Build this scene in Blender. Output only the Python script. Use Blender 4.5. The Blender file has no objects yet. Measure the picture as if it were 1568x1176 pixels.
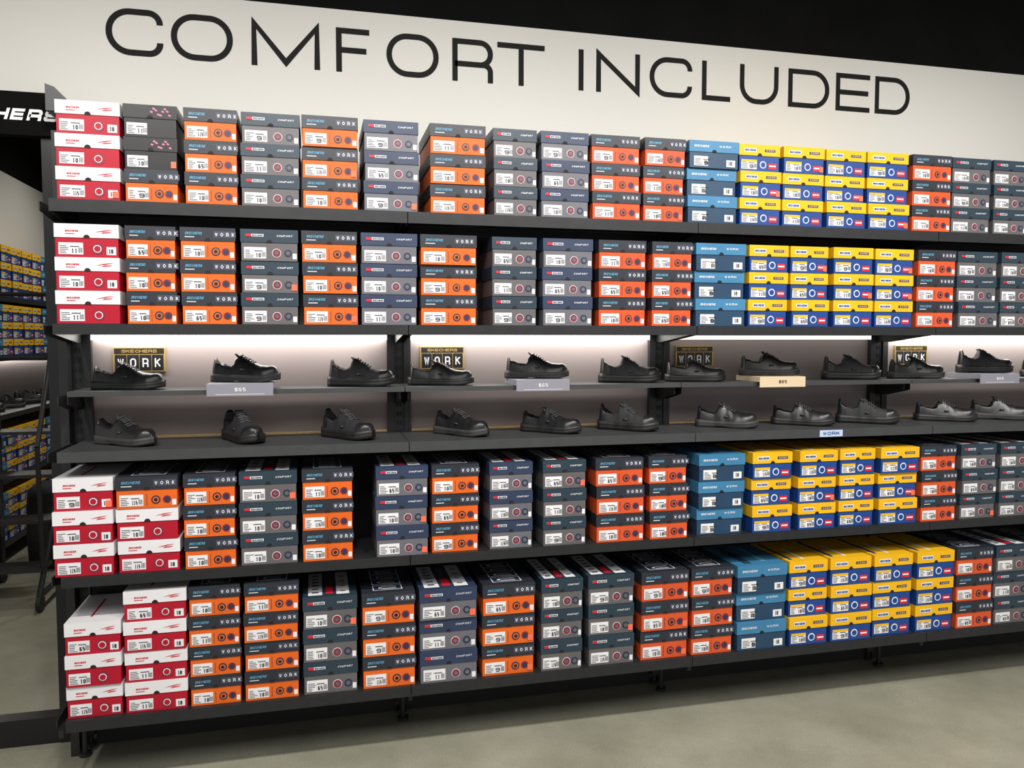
import bpy, math, random
from mathutils import Matrix, Vector
random.seed(7)
COL=bpy.context.scene.collection
# ------------------------------------------------------------------ materials
MATS={}
def mat(name,col,rough=.5,metal=0.,noise=.0,scale=8.,emit=None,es=0.,bump=0.,spec=.5):
    if name in MATS: return MATS[name]
    m=bpy.data.materials.new(name);m.use_nodes=True;nt=m.node_tree
    b=nt.nodes['Principled BSDF']
    b.inputs['Base Color'].default_value=(*col,1);b.inputs['Roughness'].default_value=rough
    b.inputs['Metallic'].default_value=metal;b.inputs['Specular IOR Level'].default_value=spec
    if noise>0 or bump>0:
        tc=nt.nodes.new('ShaderNodeTexCoord');n=nt.nodes.new('ShaderNodeTexNoise')
        n.inputs['Scale'].default_value=scale;n.inputs['Detail'].default_value=5
        nt.links.new(tc.outputs['Object'],n.inputs['Vector'])
        if noise>0:
            r=nt.nodes.new('ShaderNodeValToRGB')
            r.color_ramp.elements[0].position=.3;r.color_ramp.elements[1].position=.7
            r.color_ramp.elements[0].color=(*[c*(1-noise) for c in col],1)
            r.color_ramp.elements[1].color=(*[min(1,c*(1+noise)) for c in col],1)
            nt.links.new(n.outputs['Fac'],r.inputs['Fac']);nt.links.new(r.outputs['Color'],b.inputs['Base Color'])
        if bump>0:
            bp=nt.nodes.new('ShaderNodeBump');bp.inputs['Strength'].default_value=bump;bp.inputs['Distance'].default_value=.002
            nt.links.new(n.outputs['Fac'],bp.inputs['Height']);nt.links.new(bp.outputs['Normal'],b.inputs['Normal'])
    if emit: 
        b.inputs['Emission Color'].default_value=(*emit,1);b.inputs['Emission Strength'].default_value=es
    MATS[name]=m;return m
mat('white_print',(.80,.80,.82),.45)
mat('black_print',(.008,.008,.01),.5)
mat('letter_vinyl',(.006,.006,.006),.7,noise=.1,spec=.2)
mat('red_print',(.58,.015,.03),.45)
mat('box_red',(.43,.008,.026),.42,noise=.06,spec=.35)
mat('box_white',(.80,.79,.81),.42,noise=.03)
mat('box_charcoal',(.022,.026,.036),.4,noise=.1)
mat('box_orange',(.74,.130,.016),.42,noise=.06,spec=.3)
mat('box_orange_red',(.66,.092,.026),.42,noise=.06,spec=.3)
mat('box_teal',(.022,.042,.062),.4,noise=.08)
mat('box_grey',(.120,.113,.118),.42,noise=.06)
mat('box_navy',(.026,.042,.088),.4,noise=.08)
mat('box_greyblue',(.135,.135,.155),.42,noise=.06)
mat('box_blue',(.045,.20,.37),.4,noise=.08)
mat('box_slate',(.016,.052,.105),.4,noise=.08)
mat('box_yellow',(.84,.46,.012),.42,noise=.04,spec=.3)
mat('box_royal',(.010,.055,.25),.4,noise=.06)
mat('box_black',(.010,.010,.012),.35,noise=.1)
mat('pink_print',(.8,.2,.35),.45)
mat('cyan_print',(.12,.38,.58),.45)
mat('logo_navy',(.02,.03,.07),.45)
mat('logo_maroon',(.22,.02,.04),.45)
mat('sticker_orange',(.9,.16,.08),.45)
mat('steel_dark',(.025,.026,.028),.45,metal=.3,noise=.12,scale=20)
mat('steel_shelf',(.055,.058,.060),.45,metal=.2,noise=.08,scale=20)
mat('slot_black',(.004,.004,.004),.7)
mat('panel_mauve',(.235,.200,.195),.55,noise=.03,scale=3)
mat('panel_black',(.008,.008,.009),.7,noise=.1)
mat('gold_plate',(.50,.33,.09),.4,metal=.5,noise=.05)
mat('led_on',(1,1,1),.5,emit=(1,.96,.9),es=12)
mat('led_dim',(1,1,1),.5,emit=(1,.93,.82),es=1.0)
mat('wood_strip',(.5,.35,.16),.5,noise=.15,scale=30)
mat('shoe_leather',(.012,.012,.013),.33,noise=.2,scale=60,bump=.25)
mat('shoe_mesh',(.017,.017,.019),.7,noise=.3,scale=160,bump=.5)
mat('shoe_sole',(.012,.012,.012),.5)
mat('shoe_sole_grey',(.035,.035,.035),.6)
mat('shoe_lace',(.045,.045,.047),.8)
mat('sign_grey',(.25,.25,.29),.4)
mat('sign_cream',(.68,.54,.36),.45)
mat('sign_blue',(.5,.6,.8),.45)
mat('wheel_rubber',(.01,.01,.01),.7)
# ------------------------------------------------------------------ mesh builder
class MB:
    def __init__(s): s.v=[];s.f=[];s.m=[];s.mn=[]
    def mi(s,n):
        if n not in s.mn: s.mn.append(n)
        return s.mn.index(n)
    def face(s,pts,m):
        i=len(s.v);s.v+=[tuple(p) for p in pts];s.f.append(tuple(range(i,i+len(pts))));s.m.append(s.mi(m))
    def box(s,x0,x1,y0,y1,z0,z1,m):
        i=len(s.v)
        s.v+=[(x0,y0,z0),(x1,y0,z0),(x1,y1,z0),(x0,y1,z0),(x0,y0,z1),(x1,y0,z1),(x1,y1,z1),(x0,y1,z1)]
        for f in [(0,1,5,4),(1,2,6,5),(2,3,7,6),(3,0,4,7),(4,5,6,7),(3,2,1,0)]:
            s.f.append(tuple(i+k for k in f));s.m.append(s.mi(m))
    def tube(s,a,b,r,m,n=8):
        a=Vector(a);b=Vector(b);d=(b-a).normalized();u=d.orthogonal().normalized();w=d.cross(u);i=len(s.v)
        for p in (a,b):
            for k in range(n):
                t=2*math.pi*k/n;s.v.append(tuple(p+u*r*math.cos(t)+w*r*math.sin(t)))
        for k in range(n):
            s.f.append((i+k,i+(k+1)%n,i+n+(k+1)%n,i+n+k));s.m.append(s.mi(m))
        s.f.append(tuple(i+k for k in range(n))[::-1]);s.m.append(s.mi(m))
        s.f.append(tuple(i+n+k for k in range(n)));s.m.append(s.mi(m))
    def obj(s,name,smooth=False,mtx=None):
        me=bpy.data.meshes.new(name);me.from_pydata(s.v,[],s.f)
        for n in s.mn: me.materials.append(MATS[n])
        me.polygons.foreach_set('material_index',s.m)
        if smooth: me.polygons.foreach_set('use_smooth',[True]*len(s.f))
        me.update();o=bpy.data.objects.new(name,me);COL.objects.link(o)
        if mtx: o.matrix_world=mtx
        return o
# ------------------------------------------------------------------ stroke lettering
G={'O':[([(0,0,1),(0,1,1),(1,1,1),(1,0,1)],1)],'0':[([(0,0,1),(0,1,1),(1,1,1),(1,0,1)],1)],
'C':[([(1,.72,0),(1,1,.95),(0,1,1),(0,0,1),(1,0,.95),(1,.28,0)],0)],
'M':[([(0,0,0),(0,1,0),(.5,.05,0),(1,1,0),(1,0,0)],0)],
'F':[([(0,0,0),(0,1,0),(1,1,0)],0),([(0,.5,0),(.9,.5,0)],0)],
'R':[([(0,0,0),(0,1,0),(1,1,.6),(1,.4,.6),(0,.4,0)],0),([(.62,.4,0),(1,.4,.35),(1,0,0)],0)],
'T':[([(0,1,0),(1,1,0)],0),([(.5,1,0),(.5,0,0)],0)],
'I':[([(.5,0,0),(.5,1,0)],0)],'1':[([(.2,.8,0),(.6,1,0),(.6,0,0)],0)],
'N':[([(0,0,0),(0,1,0),(1,0,0),(1,1,0)],0)],
'L':[([(0,1,0),(0,0,0),(1,0,0)],0)],
'U':[([(0,1,0),(0,0,.9),(1,0,.9),(1,1,0)],0)],
'D':[([(0,0,0),(0,1,0),(1,1,.95),(1,0,.95)],1)],
'E':[([(1,1,0),(0,1,0),(0,0,0),(1,0,0)],0),([(0,.5,0),(.95,.5,0)],0)],
'W':[([(0,1,0),(.25,0,0),(.5,.9,0),(.75,0,0),(1,1,0)],0)],
'K':[([(0,0,0),(0,1,0)],0),([(1,1,0),(0,.45,0)],0),([(.3,.6,0),(1,0,0)],0)],
'S':[([(1,.82,0),(1,1,.4),(0,1,.4),(0,.52,.4),(1,.52,.4),(1,0,.4),(0,0,.4),(0,.18,0)],0)],
'H':[([(0,0,0),(0,1,0)],0),([(1,0,0),(1,1,0)],0),([(0,.5,0),(1,.5,0)],0)],
'5':[([(1,1,0),(0,1,0),(0,.55,0),(1,.55,.4),(1,0,.4),(0,0,0)],0)],
'$':[([(1,.8,0),(1,1,.3),(0,1,.3),(0,.5,.3),(1,.5,.3),(1,0,.3),(0,0,.3),(0,.2,0)],0),([(.5,1.15,0),(.5,-.15,0)],0)],
'6':[([(1,1,.3),(0,1,.4),(0,0,.4),(1,0,.4),(1,.55,.4),(0,.55,0)],0)],
'9':[([(1,.5,0),(0,.5,.4),(0,1,.4),(1,1,.4),(1,0,.4),(0,0,0)],0)]}
def rounded(pts,closed,seg):
    out=[];n=len(pts)
    for i,(p,r) in enumerate(pts):
        if r<=1e-6 or (not closed and i in (0,n-1)): out.append(p.copy());continue
        a=pts[i-1][0];b=pts[(i+1)%n][0]
        da=(a-p);db=(b-p);k=min(r,da.length*.49 if (closed or i-1>0) else da.length*.95,db.length*.49 if (closed or i+1<n-1) else db.length*.95)
        A=p+da.normalized()*k;B=p+db.normalized()*k
        for j in range(seg+1):
            t=j/seg*math.pi/2;c=A+B-p
            out.append(c+(p-B)*math.cos(t)+(p-A)*math.sin(t))
    q=[out[0]]
    for p in out[1:]:
        if (p-q[-1]).length>1e-5: q.append(p)
    if closed and (q[0]-q[-1]).length<1e-5: q.pop()
    return q
def glyph(mb,ch,x,z,w,h,sw,m,y,seg=6,shear=0.,thick=0.):
    for pi,(pl,closed) in enumerate(G.get(ch,[])):
        yo=y-.00012*pi
        P=[(Vector((sw/2+a*(w-sw),sw/2+b*(h-sw))),r*min(w,h)*.46) for a,b,r in pl]
        pts=rounded(P,closed,seg);n=len(pts);L=[];R=[]
        for i,p in enumerate(pts):
            a=pts[i-1] if (closed or i>0) else None;b=pts[(i+1)%n] if (closed or i<n-1) else None
            t1=(p-a).normalized() if a is not None else None;t2=(b-p).normalized() if b is not None else None
            if t1 is None: t1=t2
            if t2 is None: t2=t1
            n1=Vector((-t1.y,t1.x));n2=Vector((-t2.y,t2.x));mm=n1+n2
            if mm.length<1e-4: mm=n1.copy()
            mm.normalize();k=sw/2/max(.45,mm.dot(n1));e=Vector((0,0))
            if not closed and i==0 and b is not None and abs(t2.x)<.02: e=-t2*sw/2
            if not closed and i==n-1 and abs(t1.x)<.02: e=t1*sw/2
            if ch in 'C$': e=e*0
            L.append(p+mm*k+e);R.append(p-mm*k+e)
        f=lambda q:(x+q.x+shear*q.y,yo,z+q.y)
        for i in range(n if closed else n-1):
            j=(i+1)%n
            mb.face([f(L[i]),f(R[i]),f(R[j]),f(L[j])],m)
def text(mb,s,x,z,w,h,sw,m,y,gap=.2,shear=0.,seg=2):
    n=len(s);cw=w/(n+(n-1)*gap)
    for i,c in enumerate(s): glyph(mb,c,x+i*cw*(1+gap),z,cw,h,sw,m,y,seg,shear)
# ------------------------------------------------------------------ shoe boxes
TY={'R':('box_white','box_red'),'O':('box_charcoal','box_orange'),'P':('box_charcoal','box_orange_red'),'T':('box_teal','box_grey'),
'N':('box_navy','box_greyblue'),'B':('box_blue','box_slate'),'Y':('box_yellow','box_royal'),'K':('box_black','box_black')}
def disc(mb,cx,cz,r,m,y,a0=0,a1=2*math.pi,n=14):
    mb.face([(cx+r*math.cos(a0+(a1-a0)*k/n),y,cz+r*math.sin(a0+(a1-a0)*k/n)) for k in range(n+(a1-a0<6))],m)
def rect(mb,x0,x1,z0,z1,m,y): mb.face([(x0,y,z0),(x1,y,z0),(x1,y,z1),(x0,y,z1)],m)
def shoebox(mb,x0,x1,yf,z,h,t,top,depth=.320):
    lid,body=TY[t];w=x1-x0;hl=h*.42;g=.0010
    mb.box(x0+.003,x1-.003,yf+.003,yf+depth-.003,z+.0003,z+h-.004,body)
    mb.box(x0,x1,yf,yf+depth,z+h-hl,z+h-.0012,lid)
    yb=yf+.003-g;yl=yf-g;zb=z;hb=h-hl;zl=z+h-hl;X=lambda u:x0+u*w
    disc(mb,X(.5),zl,.010,'slot_black',yl,0,math.pi,8)
    v0,v1=zb+hb*.13,zb+hb*.74
    lx0,lx1=(.06,.44)
    if t=='B': lx0,lx1=.10,.38
    rect(mb,X(lx0),X(lx1),v0,v1,'white_print',yb)
    hv=v1-v0
    text(mb,random.choice(['10','9','11','65','10','115']),X(lx0+.20),v0+hv*.12,.017,hv*.36,.0028,'black_print',yb-g,.35)
    for k in range(5): rect(mb,X(lx0+.02),X(lx0+.09+.08*random.random()),v0+hv*(.10+.15*k),v0+hv*(.14+.15*k),'black_print',yb-g)
    rect(mb,X(lx0+.18),X(lx0+.32),v0+hv*.64,v0+hv*.70,'black_print',yb-g)
    bx=X(lx1-.075)
    for k in range(5): rect(mb,bx+k*.0027,bx+k*.0027+.0012,v0+hv*.15,v0+hv*.58,'black_print',yb-g)
    cz=zb+hb*.44
    if t in 'OP':
        r=hb*.23
        disc(mb,X(.64),cz,r,'logo_navy',yb);disc(mb,X(.64),cz,r*.70,body,yb-g);disc(mb,X(.64),cz,r*.42,'black_print',yb-2*g,n=8)
        disc(mb,X(.82),cz,r*.9,'logo_maroon',yb);disc(mb,X(.82),cz,r*.6,'logo_navy',yb-g)
        rect(mb,X(.49),X(.498),v0,v1,'logo_navy',yb)
        rect(mb,X(.90),X(.97),v0,v0+hb*.30,'white_print',yb)
        text(mb,'SKECHERS',X(.09),zl+hl*.44,w*.30,hl*.20,.0016,'cyan_print',yl,.15,.3,1)
        rect(mb,X(.09),X(.26),zl+hl*.24,zl+hl*.30,'white_print',yl)
        s=hl*.44
        for i,c in enumerate('WORK'):
            xx=X(.61)+i*s*.90;rect(mb,xx,xx+s*.80,zl+hl*.26,zl+hl*.26+s,'box_greyblue',yl)
            rect(mb,xx+s*.06,xx+s*.74,zl+hl*.26+s*.06,zl+hl*.26+s*.94,'logo_navy',yl-g*.5)
            glyph(mb,c,xx+s*.18,zl+hl*.26+s*.18,s*.44,s*.64,s*.11,'white_print',yl-g,1)
    elif t in 'TN':
        disc(mb,X(.62),cz,hb*.24,'white_print',yb);disc(mb,X(.62),cz,hb*.21,'logo_maroon',yb-g);disc(mb,X(.62),cz,hb*.11,body,yb-2*g,n=8)
        disc(mb,X(.82),cz,hb*.21,'logo_navy',yb);disc(mb,X(.82),cz,hb*.12,body,yb-g,n=8)
        rect(mb,X(.90),X(.97),v0,v0+hb*.30,'white_print',yb)
        rect(mb,X(.09),X(.40),zl+hl*.42,zl+hl*.62,'white_print',yl)
        rect(mb,X(.09),X(.19),zl+hl*.42,zl+hl*.62,'red_print',yl-g)
        text(mb,'SKECHERS',X(.205),zl+hl*.46,w*.18,hl*.12,.0012,'logo_navy',yl-g,.15,0,1)
        text(mb,'COMFORT',X(.62),zl+hl*.44,w*.28,hl*.14,.0012,'white_print',yl,.2,.3,1)
    elif t=='R':
        disc(mb,X(.66),cz,hb*.29,'logo_maroon',yb);disc(mb,X(.66),cz,hb*.20,'white_print',yb-g);disc(mb,X(.66),cz,hb*.16,'box_red',yb-2*g,n=8)
        text(mb,'SKECHERS',X(.17),zl+hl*.40,w*.20,hl*.13,.0015,'red_print',yl,.15,.2,1)
        rect(mb,X(.17),X(.31),zl+hl*.24,zl+hl*.29,'red_print',yl)
        xs=X(.62);mb.face([(xs,yl,zl+hl*.40),(xs+w*.14,yl,zl+hl*.46),(xs+w*.30,yl,zl+hl*.60),(xs+w*.16,yl,zl+hl*.55)],'red_print')
        mb.face([(xs+w*.1,yl,zl+hl*.32),(xs+w*.24,yl,zl+hl*.38),(xs+w*.27,yl,zl+hl*.44),(xs+w*.14,yl,zl+hl*.42)],'red_print')
        if random.random()<.85: rect(mb,X(.80),X(.95),v0,v0+hb*.42,'white_print',yb);text(mb,'10',X(.83),v0+hb*.08,.015,hb*.22,.003,'black_print',yb-g,.2)
    elif t=='B':
        rect(mb,X(.75),X(.93),v0,v0+hv*.7,'white_print',yb);text(mb,'10',X(.79),v0+hb*.1,.016,hb*.24,.003,'black_print',yb-g,.2)
        text(mb,'SKECHERS',X(.09),zl+hl*.40,w*.30,hl*.18,.0018,'white_print',yl,.15,.2,1)
        text(mb,'WORK',X(.60),zl+hl*.42,w*.24,hl*.18,.0018,'white_print',yl,.3,0,1)
    elif t=='Y':
        rect(mb,X(.12),X(.42),zl+hl*.30,zl+hl*.64,'white_print',yl);text(mb,'SKECHERS',X(.14),zl+hl*.38,w*.26,hl*.18,.002,'box_royal',yl-g,.15,0,1)
        rect(mb,X(.62),X(.88),zl+hl*.36,zl+hl*.58,'box_royal',yl);text(mb,'WORK',X(.65),zl+hl*.40,w*.20,hl*.13,.0016,'box_yellow',yl-g,.3,0,1)
        disc(mb,X(.59),cz,hb*.24,'white_print',yb);disc(mb,X(.59),cz,hb*.17,'box_royal',yb-g)
        rect(mb,X(.72),X(.92),v0+hb*.05,v0+hb*.42,'red_print',yb);rect(mb,X(.74),X(.90),v0+hb*.2,v0+hb*.30,'white_print',yb-g)
        rect(mb,X(.06),X(.44),v1-hb*.13,v1,'box_yellow',yb-g)
    elif t=='K':
        for k in range(9):
            xx=X(.50+.042*k);zz=zl+hl*(.45+.25*math.sin(k*1.3));mb.face([(xx,yl,zz),(xx+.007,yl,zz-.003),(xx+.010,yl,zz+.001),(xx+.003,yl,zz+.005)],'pink_print')
    if random.random()<.15: rect(mb,X(.87),X(.97),v0,v0+hb*.35,'sticker_orange',yb-2*g)
    if top:
        zt=z+h-.0012+.0006
        def tr(u0,u1,d0,d1,m,dz=0): mb.face([(X(u0),yf+d0,zt+dz),(X(u1),yf+d0,zt+dz),(X(u1),yf+d1,zt+dz),(X(u0),yf+d1,zt+dz)],m)
        if t in 'TN':
            tr(.10,.36,.02,.30,'white_print');tr(.42,.56,.03,.12,'red_print');tr(.62,.86,.02,.30,'white_print')
            for k in range(6): tr(.17,.29,.045+.042*k,.058+.042*k,'box_navy',.0004)
            for k in range(4): tr(.69,.79,.05+.062*k,.062+.062*k,'box_grey',.0004)
            tr(.42,.56,.14,.29,'box_grey')
        elif t in 'OP':
            for k in range(4):
                d=.03+.068*k;tr(.22,.78,d,d+.056,'white_print');tr(.24,.76,d+.004,d+.052,'logo_navy',.0004)
                tr(.33,.67,d+.012,d+.018,'white_print',.0008);tr(.33,.67,d+.034,d+.040,'white_print',.0008);tr(.33,.39,d+.012,d+.040,'white_print',.0008)
        elif t=='Y':
            tr(.10,.18,.03,.29,'box_royal');tr(.42,.50,.03,.20,'white_print')
        elif t=='R':
            tr(.38,.42,.06,.26,'red_print')
        elif t=='B':
            tr(.2,.36,.03,.29,'box_slate');tr(.6,.7,.05,.27,'cyan_print')
def stack(x0,x1,z,h,types,y0=0.,mtx=None,name='shoe_box_stack'):
    mb=MB();zz=z
    for i,t in enumerate(types):
        dy=random.uniform(-.010,.006);dx=random.uniform(-.002,.002)
        shoebox(mb,x0+.0025+dx,x1-.0025+dx,y0+.008+dy,zz,h,t,True);zz+=h
    return mb.obj(name,mtx=mtx)
def C(s): 
    v=[int(a)/1000 for a in s.split()];return list(zip(v[::2],v[1::2]))
r1=C("-823 -621 -615 -441 -426 -248 -242 -40 -36 164 178 380 416 629 654 828 839 1035 1043 1248 1259 1437 1445 1667 1672 1862 1868 2063 2073 2267 2271 2478 2487 2691 2697 2903 2914 3104 3112 3310 3318 3515")
r2=C("-835 -632 -621 -456 -446 -260 -251 -51 -42 157 164 373 380 596 648 827 845 1051 1072 1274 1294 1471 1483 1710 1724 1908 1917 2099 2112 2309 2322 2518 2528 2727 2740 2956 2963 3160 3168 3360 3368 3565")
r3=C("-866 -673 -671 -466 -456 -278 -269 -65 -54 132 208 407 416 602 637 813 850 1032 1067 1275 1292 1464 1507 1720 1750 1940 1968 2154 2170 2348 2364 2564 2581 2770 2787 2982 2999 3199 3207 3400 3408 3600")
r4=C("-844 -661 -659 -449 -447 -269 -262 -67 -60 141 155 357 367 593 608 822 843 1019 1041 1241 1263 1476 1485 1678 1690 1926 1935 2125 2135 2343 2353 2554 2571 2771 2782 2984 2991 3203 3211 3405 3413 3606")
t1=['RRR','OKK','OOO','TTT','OOO','NNN','OOO','TTT','NNN','PPP','PPP','BBB','YYY','YYY','YYY','YYY','PPP','TTT','TTT','PPP','OOO']
t2=['RRR','OOO','OOO','TTT','OOO','NNN','OOO','TTT','NNN','PPP','PPP','BBB','YYY','YYY','YYY','YYY','PPP','TTT','TTT','PPP','OOO']
t3=['RRR','RRO','OOO','TTT','OOO','NNN','OOO','NNN','TTT','PPP','PPP','BBB','YYY','YYY','YYY','YYY','PPP','TTT','TTT','PPP','OOO']
t4=['RRR','RRRR','OOOO','OOOO','TTT','OOO','NNN','OOO','TTT','TTT','PPP','PPP','BBB','YYY','YYY','YYY','YYY','PPP','TTT','PPP','OOO']
Z1,Z2,Z3,Z4=2.040,1.628,.770,.272
for cols,ty,z,h in ((r1,t1,Z1,.108),(r2,t2,Z2,.111),(r3,t3,Z3,.112),(r4,t4,Z4,.121)):
    for (a,b),t in zip(cols,ty):
        hh=h if len(t)<4 else .108
        if z==Z4 and t=='RRR': hh=.112
        stack(a,b,z+.0005,hh,t)
# ------------------------------------------------------------------ shelving fixture
POSTS=[-.865,.335,1.490,2.625,3.770]
E=-.845;W=3.80
fx=MB()
def shelf(mb,z1,th,y0,y1,lip=True,m='steel_shelf'):
    xs=[E]+POSTS[1:-1]+[W]
    for a,b in zip(xs[:-1],xs[1:]):
        a2=a+.0015;b2=b-.0015
        mb.box(a2,b2,y0,y1,z1-.006,z1,m)
        mb.box(a2,b2,y0-.0,y0+.006,z1-th,z1-.006,m)
        mb.box(a2,b2,y1-.006,y1,z1-th,z1-.006,m)
        mb.box(a2,a2+.004,y0+.006,y1-.006,z1-th,z1-.006,m);mb.box(b2-.004,b2,y0+.006,y1-.006,z1-th,z1-.006,m)
shelf(fx,Z1,.042,-.004,.335,m='steel_dark');shelf(fx,Z2,.036,-.004,.335,m='steel_dark');shelf(fx,1.197,.036,-.004,.355)
shelf(fx,Z3,.036,-.004,.335,m='steel_dark');shelf(fx,Z4,.04,-.004,.335,m='steel_dark')
shelf(fx,1.392,.018,.13,.355)
for px in POSTS:
    fx.box(px-.019,px+.019,.357,.397,.045,2.34,'steel_dark')
    for k in range(58):
        z=.12+k*.038
        fx.box(px-.009,px-.003,.3555,.357,z,z+.018,'slot_black');fx.box(px+.003,px+.009,.3555,.357,z,z+.018,'slot_black')
    for yy in (.30,.377):
        fx.tube((px,yy,.012),(px,yy,.20),.010,'steel_dark');fx.tube((px,yy,0.0),(px,yy,.014),.022,'steel_dark',12)
    fx.box(px-.015,px+.015,.26,.357,.12,.20,'steel_dark')
    fx.tube((px,.03,.205),(px,.03,.232),.010,'steel_dark',8)
    for z,y0,th in ((Z1-.006,.03,.060),(Z2-.006,.03,.06),(1.191,.03,.075),(Z3-.006,.03,.085),(Z4-.006,.03,.07),(1.374,.16,.06)):
        for sx in (-.0175,.0135):
            i=len(fx.v);a=px+sx;b=a+.004
            prof=[(y0,z),(.357,z),(.357,z-th),(.30,z-th),(y0,z-.03)]
            fx.v+=[(a,y,zz) for y,zz in prof]+[(b,y,zz) for y,zz in prof];n=5
            fx.f.append(tuple(i+k for k in range(n)));fx.m.append(fx.mi('steel_dark'));fx.f.append(tuple(i+n+k for k in range(n))[::-1]);fx.m.append(fx.mi('steel_dark'))
            for k in range(n): fx.f.append((i+k,i+(k+1)%n,i+n+(k+1)%n,i+n+k));fx.m.append(fx.mi('steel_dark'))
for k,(a,b) in enumerate(zip(POSTS[:-1],POSTS[1:])):
    a+=.02;b-=.02
    fx.box(a,b,.375,.395,Z2-.0,Z1-.03,'panel_black')
    fx.box(a,b,.375,.395,.005,1.14,'panel_black')  # black back panel, extended to the floor to paint the shadow below the shelving
    for (c,d,e,f) in ((a,a+.028,1.14,Z2-.03),(b-.028,b,1.14,Z2-.03)): fx.box(c,d,.350,.372,e,f,'steel_dark')
    fx.box(a,b,.376,.395,1.14,Z2-.0,'panel_mauve')
    fx.box(a+.03,b-.03,.350,.374,1.197,1.204,'wood_strip')
    fx.box(a+.03,b-.03,.346,.372,1.573,1.592,'led_dim' if k==2 else 'led_on')
fx.box(-.915,-.885,.30,.397,.0,2.33,'steel_dark')
fx.obj('shoe_display_shelving')
for x in (-.745,.425,1.575,2.725):
    s=MB();s.box(x,x+.185,.366,.3755,1.452,1.545,'gold_plate')
    rect(s,x+.004,x+.181,1.519,1.541,'box_black',.3653);text(s,'SKECHERS',x+.03,1.5245,.125,.011,.0018,'gold_plate',.3648,.15,0,1)
    for i,c in enumerate('WORK'):
        xx=x+.006+i*.0437;rect(s,xx,xx+.0415,1.456,1.516,'box_black',.3653)
        glyph(s,c,xx+.010,1.469,.0215,.034,.0050,'white_print',.3645,3)
    s.obj('brand_wall_sign')
for (a,b,m,tx) in ((-.38,-.15,'sign_grey','$65'),(.77,.99,'sign_grey','$65'),(1.84,2.06,'sign_cream','$65'),(2.97,3.19,'sign_grey','$65')):
    s=MB();s.box(a,b,.105,.30,1.3925,1.4145,m);s.box(a,b,.102,.1045,1.370,1.4145,m)
    text(s,tx,(a+b)/2-.019,1.387,.038,.013,.0022,'white_print' if m=='sign_grey' else 'black_print',.101,.35)
    rect(s,a+.03,b-.03,1.3755,1.3770,'white_print',.101)
    s.obj('price_sign_riser')
s=MB();s.box(2.06,2.17,-.0075,-.0045,1.164,1.192,'sign_blue');text(s,'WORK',2.075,1.171,.08,.014,.003,'box_royal',-.008,.2);s.obj('shelf_price_label')
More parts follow.
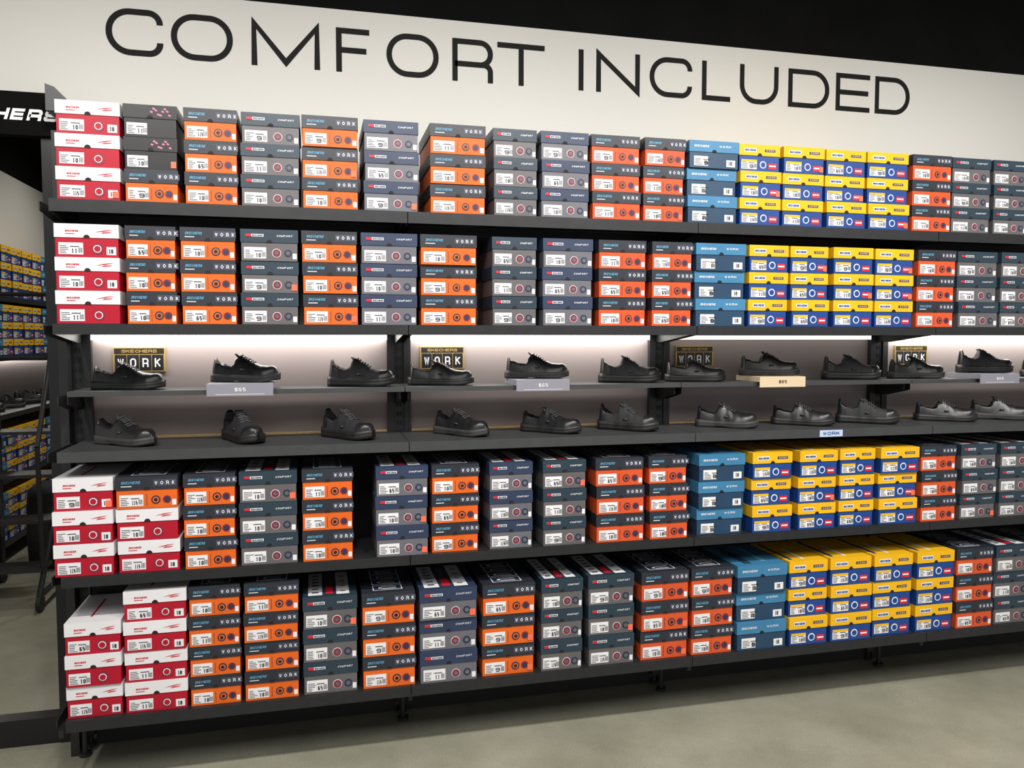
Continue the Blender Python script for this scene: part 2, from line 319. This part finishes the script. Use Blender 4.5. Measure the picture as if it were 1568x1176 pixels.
# ------------------------------------------------------------------ shoes
def lerp(tab,s):
    for (a,va),(b,vb) in zip(tab[:-1],tab[1:]):
        if s<=b:
            t=(s-a)/(b-a);t=t*t*(3-2*t);return va+(vb-va)*t
    return tab[-1][1]
PROF={0:[(0,.060),(.04,.066),(.10,.066),(.20,.056),(.30,.052),(.38,.066),(.44,.074),(.52,.064),(.64,.049),(.76,.041),(.88,.036),(1,.032)],
1:[(0,.064),(.04,.072),(.10,.070),(.20,.058),(.30,.055),(.38,.072),(.43,.080),(.52,.068),(.64,.052),(.76,.043),(.88,.038),(1,.033)],
2:[(0,.078),(.03,.085),(.07,.082),(.15,.066),(.26,.056),(.34,.066),(.40,.086),(.45,.082),(.54,.066),(.66,.048),(.78,.040),(.90,.036),(1,.032)]}
def shoe(x,y,z,ang,kind=0,L=.255):
    mb=MB();NS=56;M=26
    H=PROF[kind];sole='shoe_sole' if kind!=1 else 'shoe_sole_grey';up='shoe_leather' if kind!=2 else 'shoe_mesh'
    Wd=[(0,.031),(.3,.031),(.45,.036),(.68,.045),(.80,.0445),(1,.038)]
    st=.026 if kind!=2 else .032
    def rnd(s,a,b):
        k=1.
        if s<a: k=math.sqrt(max(0,1-((a-s)/a)**2))
        if s>1-b: k=math.sqrt(max(0,1-((s-1+b)/b)**2))
        return max(k,.04)
    ss=[.5-.5*math.cos(math.pi*i/(NS-1)) for i in range(NS)]
    ss=[.45*q+.55*i/(NS-1) for i,q in enumerate(ss)];rows=[]
    for s in ss:
        w=lerp(Wd,s)*rnd(s,.09,.20);h=lerp(H,s)*(rnd(s,.0001,.10)**.8 if s>.9 else 1);tp=lerp([(0,.12),(.3,.26),(.45,.5),(.6,.42),(.8,.2),(1,.1)],s);row=[]
        sp=.010*max(0,(s-.72)/.28)**2
        lean=.008*max(0,1-s*4)
        for j in range(M):
            t=math.pi*j/(M-1);c=math.cos(t);sn=math.sin(t)
            zz=h*abs(sn)**.62;xx=w*math.copysign(abs(c)**.62,c)*(1-tp*(zz/max(h,1e-4)))
            if .035<s<.36 and abs(c)<.74: zz=min(zz,h-.036*min(1,(s-.035)/.03,(.36-s)/.03))
            if .42<s<.64 and abs(c)<.45: zz+=.002
            row.append((s*L-L/2+lean*(zz/.08),xx,st*.75+sp+zz))
        rows.append(row)
    i0=len(mb.v)
    for r in rows: mb.v+=r
    for i in range(NS-1):
        for j in range(M-1):
            dark=.045<ss[i]<.345 and 8<=j<=16
            toe=ss[i]>.80 or ss[i]<.14
            mb.f.append((i0+i*M+j,i0+i*M+j+1,i0+(i+1)*M+j+1,i0+(i+1)*M+j));mb.m.append(mb.mi('slot_black' if dark else ('shoe_leather' if toe else up)))
    mb.f.append(tuple(i0+j for j in range(M)));mb.m.append(mb.mi(up))
    mb.f.append(tuple(i0+(NS-1)*M+j for j in range(M))[::-1]);mb.m.append(mb.mi(up))
    # outsole with a moulded groove line and tread lugs
    i1=len(mb.v);K=8
    for i,s in enumerate(ss):
        w=(lerp(Wd,s)+.006)*rnd(s,.10,.21);sp=.010*max(0,(s-.72)/.28)**2
        xx=(s-.5)*(L+.012);arch=.004*math.exp(-((s-.42)/.1)**2) if kind==1 else 0
        heel=.006*max(0,1-s/.35);d=min(.002,w*.3)
        mb.v+=[(xx,-w+d,sp+arch),(xx,-w,sp+st*.42),(xx,-w+d,sp+st*.50),(xx,-w+d*.3,sp+st*.58+heel*.5),(xx,-w+d,sp+st+heel),(xx,w-d,sp+st+heel),(xx,w,sp+st*.5),(xx,w-d,sp+arch)]
    for i in range(NS-1):
        for j in range(K):
            mb.f.append((i1+i*K+j,i1+(i+1)*K+j,i1+(i+1)*K+(j+1)%K,i1+i*K+(j+1)%K));mb.m.append(mb.mi('slot_black' if j==1 else sole))
    mb.f.append(tuple(i1+j for j in range(K))[::-1]);mb.m.append(mb.mi(sole));mb.f.append(tuple(i1+(NS-1)*K+j for j in range(K)));mb.m.append(mb.mi(sole))
    for k in range(6):
        s=.45+.036*k;h=lerp(H,s)+st*.75+.0035;w=.016+.002*k;xx=(s-.5)*L
        mb.tube((xx,-w,h-.007),(xx+.003,0,h),.0026,'shoe_lace',6);mb.tube((xx+.003,0,h),(xx,w,h-.007),.0026,'shoe_lace',6)
    h=lerp(H,.44)+st*.75
    tx=-.085*L;i=len(mb.v)
    mb.v+=[(tx+.012,-.018,h-.012),(tx+.012,.018,h-.012),(tx-.010,.015,h+.007),(tx-.010,-.015,h+.007),(tx+.005,-.018,h-.016),(tx+.005,.018,h-.016),(tx-.015,.014,h+.005),(tx-.015,-.014,h+.005)]
    for f in [(0,1,2,3),(4,7,6,5),(0,3,7,4),(1,5,6,2),(3,2,6,7),(0,4,5,1)]: mb.f.append(tuple(i+k for k in f));mb.m.append(mb.mi('shoe_mesh'))
    for sy in (-1,1):
        yy=sy*.037;mb.box(-.03*L,.04*L,min(yy,yy-sy*.004),max(yy,yy-sy*.004),.043,.050,'shoe_sole_grey')
    mtx=Matrix.Translation((x,y,z+.0008))@Matrix.Rotation(ang,4,'Z')
    return mb.obj('work_shoe',True,mtx)
UP=[(-.665,0,0),(-.255,1,1),(.175,0,2),(.49,0,0),(.89,1,1),(1.30,0,2),(1.605,0,0),(1.965,1,1),(2.385,0,2),(2.735,0,1),(3.12,1,2),(3.5,0,0)]
for x,r,k in UP: shoe(x,.235,1.392 if not r else 1.4145,math.radians(-14+random.uniform(-3,3)),k)
LO=[(-.665,1),(-.265,2),(.12,2),(.56,1),(.93,0),(1.265,2),(1.72,1),(2.09,0),(2.42,2),(2.84,0),(3.15,1),(3.55,0)]
for i,(x,k) in enumerate(LO): shoe(x,.165,1.197,math.radians([-35,-62,-50,-50,-42,-42,-36,-38,-36,-34,-34,-36][i]),k)
# ------------------------------------------------------------------ room
def wallmat():
    m=bpy.data.materials.new('wall_paint_white');m.use_nodes=True;nt=m.node_tree;b=nt.nodes['Principled BSDF']
    n=nt.nodes.new('ShaderNodeTexNoise');n.inputs['Scale'].default_value=40;n.inputs['Detail'].default_value=6
    tc=nt.nodes.new('ShaderNodeTexCoord');nt.links.new(tc.outputs['Object'],n.inputs['Vector'])
    b.inputs['Base Color'].default_value=(.62,.612,.57,1);b.inputs['Roughness'].default_value=.75
    bp=nt.nodes.new('ShaderNodeBump');bp.inputs['Strength'].default_value=.12;bp.inputs['Distance'].default_value=.002
    nt.links.new(n.outputs['Fac'],bp.inputs['Height']);nt.links.new(bp.outputs['Normal'],b.inputs['Normal']);MATS['wall_paint_white']=m
wallmat()
mat('black_paint',(.004,.004,.004),.9,noise=.2,scale=4,spec=.1)
mat('black_gloss',(.008,.008,.009),.25,noise=.1,scale=4)
def floormat():
    m=bpy.data.materials.new('polished_concrete');m.use_nodes=True;nt=m.node_tree;b=nt.nodes['Principled BSDF'];l=nt.links
    tc=nt.nodes.new('ShaderNodeTexCoord')
    n1=nt.nodes.new('ShaderNodeTexNoise');n1.inputs['Scale'].default_value=2.2;n1.inputs['Detail'].default_value=9;n1.inputs['Roughness'].default_value=.62
    n2=nt.nodes.new('ShaderNodeTexNoise');n2.inputs['Scale'].default_value=130;n2.inputs['Detail'].default_value=2
    v=nt.nodes.new('ShaderNodeTexVoronoi');v.inputs['Scale'].default_value=5
    for n in (n1,n2,v): l.new(tc.outputs['Object'],n.inputs['Vector'])
    r=nt.nodes.new('ShaderNodeValToRGB');r.color_ramp.elements[0].position=.3;r.color_ramp.elements[1].position=.72
    r.color_ramp.elements[0].color=(.265,.26,.195,1);r.color_ramp.elements[1].color=(.41,.40,.31,1)
    l.new(n1.outputs['Fac'],r.inputs['Fac'])
    r2=nt.nodes.new('ShaderNodeValToRGB');r2.color_ramp.elements[0].position=.3;r2.color_ramp.elements[1].position=.7
    r2.color_ramp.elements[0].color=(.84,.84,.84,1);r2.color_ramp.elements[1].color=(1.0,1.0,1.0,1)
    l.new(n2.outputs['Fac'],r2.inputs['Fac'])
    mx=nt.nodes.new('ShaderNodeMix');mx.data_type='RGBA';mx.blend_type='MULTIPLY';mx.inputs[0].default_value=1
    l.new(r.outputs['Color'],mx.inputs[6]);l.new(r2.outputs['Color'],mx.inputs[7])
    r3=nt.nodes.new('ShaderNodeValToRGB');r3.color_ramp.elements[0].position=.02;r3.color_ramp.elements[1].position=.04
    r3.color_ramp.elements[0].color=(1.5,1.5,1.45,1);r3.color_ramp.elements[1].color=(1,1,1,1);l.new(v.outputs['Distance'],r3.inputs['Fac'])
    mx2=nt.nodes.new('ShaderNodeMix');mx2.data_type='RGBA';mx2.blend_type='MULTIPLY';mx2.inputs[0].default_value=1
    l.new(mx.outputs[2],mx2.inputs[6]);l.new(r3.outputs['Color'],mx2.inputs[7]);l.new(mx2.outputs[2],b.inputs['Base Color'])
    b.inputs['Roughness'].default_value=.22;MATS['polished_concrete']=m
floormat()
def slab(name,m,*b): 
    mb=MB();mb.box(*b,m);return mb.obj(name)
slab('floor','polished_concrete',-6,9,-7,7,-.1,0)
slab('ceiling','black_paint',-6,9,-7,7,3.7,3.8)
wb=MB()
wb.box(-.97,9,.45,.57,0,2.912,'wall_paint_white');wb.box(-6,-.97,.45,.57,2.487,2.912,'wall_paint_white');wb.box(-6,9,.45,.57,2.912,3.7,'black_paint')
wb.obj('wall_back')
slab('trim_1','black_gloss',-.985,-.93,.425,.449,0,2.35)
slab('trim_2','black_gloss',-2.4,-.985,.43,.50,.0,.105)
slab('trim_3','black_paint',-6,-.93,.40,.449,2.33,2.487)
tm=MB()
tm.v+=[(-.93,.30,2.40),(-.84,.30,2.40),(-.90,.30,2.485),(-.93,.30,2.495),(-.93,.449,2.40),(-.84,.449,2.40),(-.90,.449,2.485),(-.93,.449,2.495)]
for fc in [(0,1,2,3),(7,6,5,4),(0,4,5,1),(1,5,6,2),(2,6,7,3),(3,7,4,0)]: tm.f.append(fc);tm.m.append(tm.mi('steel_shelf'))
tm.obj('trim_4')
s=MB();text(s,'HERS',-1.135,2.383,.215,.042,.011,'white_print',.398,.15,.3,3);s.obj('fascia_sign_lettering')
wl=MB();wl.box(-2.6,-2.48,.57,6.9,0,2.95,'wall_paint_white');wl.box(-2.6,-2.48,.57,6.9,2.95,3.7,'black_paint');wl.obj('wall_left')
wl=MB();wl.box(-2.48,9,6.8,6.9,0,2.95,'wall_paint_white');wl.box(-2.48,9,6.8,6.9,2.95,3.7,'black_paint');wl.obj('wall_far')
lt=[-.757,-.553,-.525,-.297,-.228,.037,.101,.246,.304,.521,.579,.754,.762,.994,1.138,1.160,1.219,1.425,1.472,1.679,1.728,1.882,1.919,2.118,2.170,2.389,2.425,2.623,2.641,2.837]
s=MB()
for i,c in enumerate("COMFORTINCLUDED"):
    glyph(s,c,lt[2*i],2.664,lt[2*i+1]-lt[2*i],.176,.0225,'letter_vinyl',.4485,10)
s.obj('wall_lettering')
# ------------------------------------------------------------------ neighbouring fixture on the side wall
M=Matrix.Translation((-2.1,0,0))@Matrix.Rotation(math.radians(90),4,'Z')
sf=MB()
for z in (1.87,1.455,.60,.16,1.05): sf.box(.9,6.2,.0,.34,z-.035,z,'steel_dark')
sf.box(.9,6.2,.347,.365,0,2.2,'panel_black');sf.box(.9,6.2,.341,.3465,1.06,1.415,'panel_mauve');sf.box(.9,6.2,.30,.32,1.40,1.418,'led_on')
for k in range(6): sf.box(.9+k*1.05,.93+k*1.05,.366,.378,0,2.25,'steel_dark')
sf.obj('side_display_shelving',mtx=M)
x=.95;k=0
while x<6.0:
    for z,t in ((1.87,'YYY'),(1.455,'YYY'),(.60,'YYY'),(.16,'YYY')):
        stack(x,x+.2,z+.001,.120 if z>1 else .112,t if k%5 else 'BBB',mtx=M)
    x+=.215;k+=1
for k in range(9):
    o=shoe(0,0,0,0,k%3);o.matrix_world=Matrix.Translation((-2.1-.17,2.2+k*.42,1.051))@Matrix.Rotation(math.radians(60),4,'Z')
# rolling ladder
lad=MB();r=.014;bk='steel_dark'
lx0,lx1=-1.98,-1.56;o=.35
for lx in (lx0,lx1):
    T=lambda a,b,rr=r: lad.tube((lx,a[0]+o,a[1]),(lx,b[0]+o,b[1]),rr,bk)
    T((1.75,.09),(2.45,1.02),.016);T((2.45,.09),(2.45,1.86),.016);T((1.75,.09),(2.45,.09),.016)
    T((1.80,.95),(2.30,1.84));T((2.30,1.84),(2.45,1.86));T((1.80,.95),(1.83,.2));T((2.1,.56),(2.1,1.48))
    for yy in (1.76+o,2.44+o): lad.tube((lx-.012,yy,.05),(lx+.012,yy,.05),.05,'wheel_rubber',16);lad.tube((lx,yy,.06),(lx,yy,.1),.012,bk)
lad.tube((lx0,2.45+o,1.86),(lx1,2.45+o,1.86),r,bk);lad.tube((lx0,2.45+o,1.45),(lx1,2.45+o,1.45),r,bk)
for i in range(4): yy=1.80+o+i*.17;zz=.24+i*.25;lad.box(lx0,lx1,yy,yy+.2,zz-.02,zz,bk)
lad.obj('rolling_ladder')
bm=MB();n=24
prof=[(0,.20),(.03,.245),(.2,.255),(.42,.250),(.52,.235),(.56,.20),(.575,.12),(.58,.01)]
for z,rr in prof:
    for k in range(n):
        t=2*math.pi*k/n;bm.v.append((-1.74+rr*.9*math.cos(t),3.25+rr*math.sin(t),z))
for i in range(len(prof)-1):
    for k in range(n): bm.f.append((i*n+k,i*n+(k+1)%n,(i+1)*n+(k+1)%n,(i+1)*n+k));bm.m.append(bm.mi('shoe_mesh'))
bm.f.append(tuple(range(n))[::-1]);bm.m.append(0);bm.f.append(tuple((len(prof)-1)*n+k for k in range(n)));bm.m.append(0)
bm.obj('black_pouf',True)
# ------------------------------------------------------------------ lights
def light(kind,loc,target,energy,col=(1,.96,.91),**kw):
    l=bpy.data.lights.new(kind.lower()+'_lamp',kind);l.energy=energy;l.color=col
    for k,v in kw.items(): setattr(l,k,v)
    o=bpy.data.objects.new(kind.lower()+'_lamp',l);COL.objects.link(o);o.location=loc
    o.rotation_euler=(Vector(target)-Vector(loc)).to_track_quat('-Z','Y').to_euler();return o
for x,e in ((-1.3,135),(-.1,165),(1.1,165),(2.3,155),(3.5,135)):
    light('SPOT',(x,-1.9,3.55),(x,.2,1.2),e,spot_size=math.radians(86),spot_blend=.9,shadow_soft_size=.12)
light('AREA',(1,-2.6,3.6),(1,-.6,.6),175,(1,.98,.95),shape='RECTANGLE',size=6,size_y=2)
light('SPOT',(3.0,-1.5,3.5),(2.9,-.9,0),90,spot_size=math.radians(60),spot_blend=1,shadow_soft_size=.08)
for y in (1.6,3.2,4.8):
    light('SPOT',(-.9,y,3.5),(-2.3,y,1.3),75,(1,.97,.9),spot_size=math.radians(100),spot_blend=.9,shadow_soft_size=.1)
for k,(a,b) in enumerate(zip(POSTS[:-1],POSTS[1:])):
    light('AREA',((a+b)/2,.30,1.583),((a+b)/2,.36,1.2),.3 if k==2 else 2.6,(1,.95,.89),shape='RECTANGLE',size=1.02,size_y=.02)
w=bpy.data.worlds.new('w');bpy.context.scene.world=w;w.use_nodes=True
w.node_tree.nodes['Background'].inputs[0].default_value=(1,.98,.96,1);w.node_tree.nodes['Background'].inputs[1].default_value=.5
# ------------------------------------------------------------------ camera
cam=bpy.data.cameras.new('camera');co=bpy.data.objects.new('camera',cam);COL.objects.link(co)
cam.sensor_width=36;cam.lens=36*1224.9/1568;cam.clip_start=.05
yaw=math.radians(13.842);p=math.radians(3.285)
f=Vector((math.sin(yaw)*math.cos(p),math.cos(yaw)*math.cos(p),-math.sin(p)))
co.location=(0,-2.95,1.58);co.rotation_euler=f.to_track_quat('-Z','Y').to_euler()
bpy.context.scene.camera=co
try:
    bpy.context.scene.view_settings.view_transform='Standard'
except Exception: pass
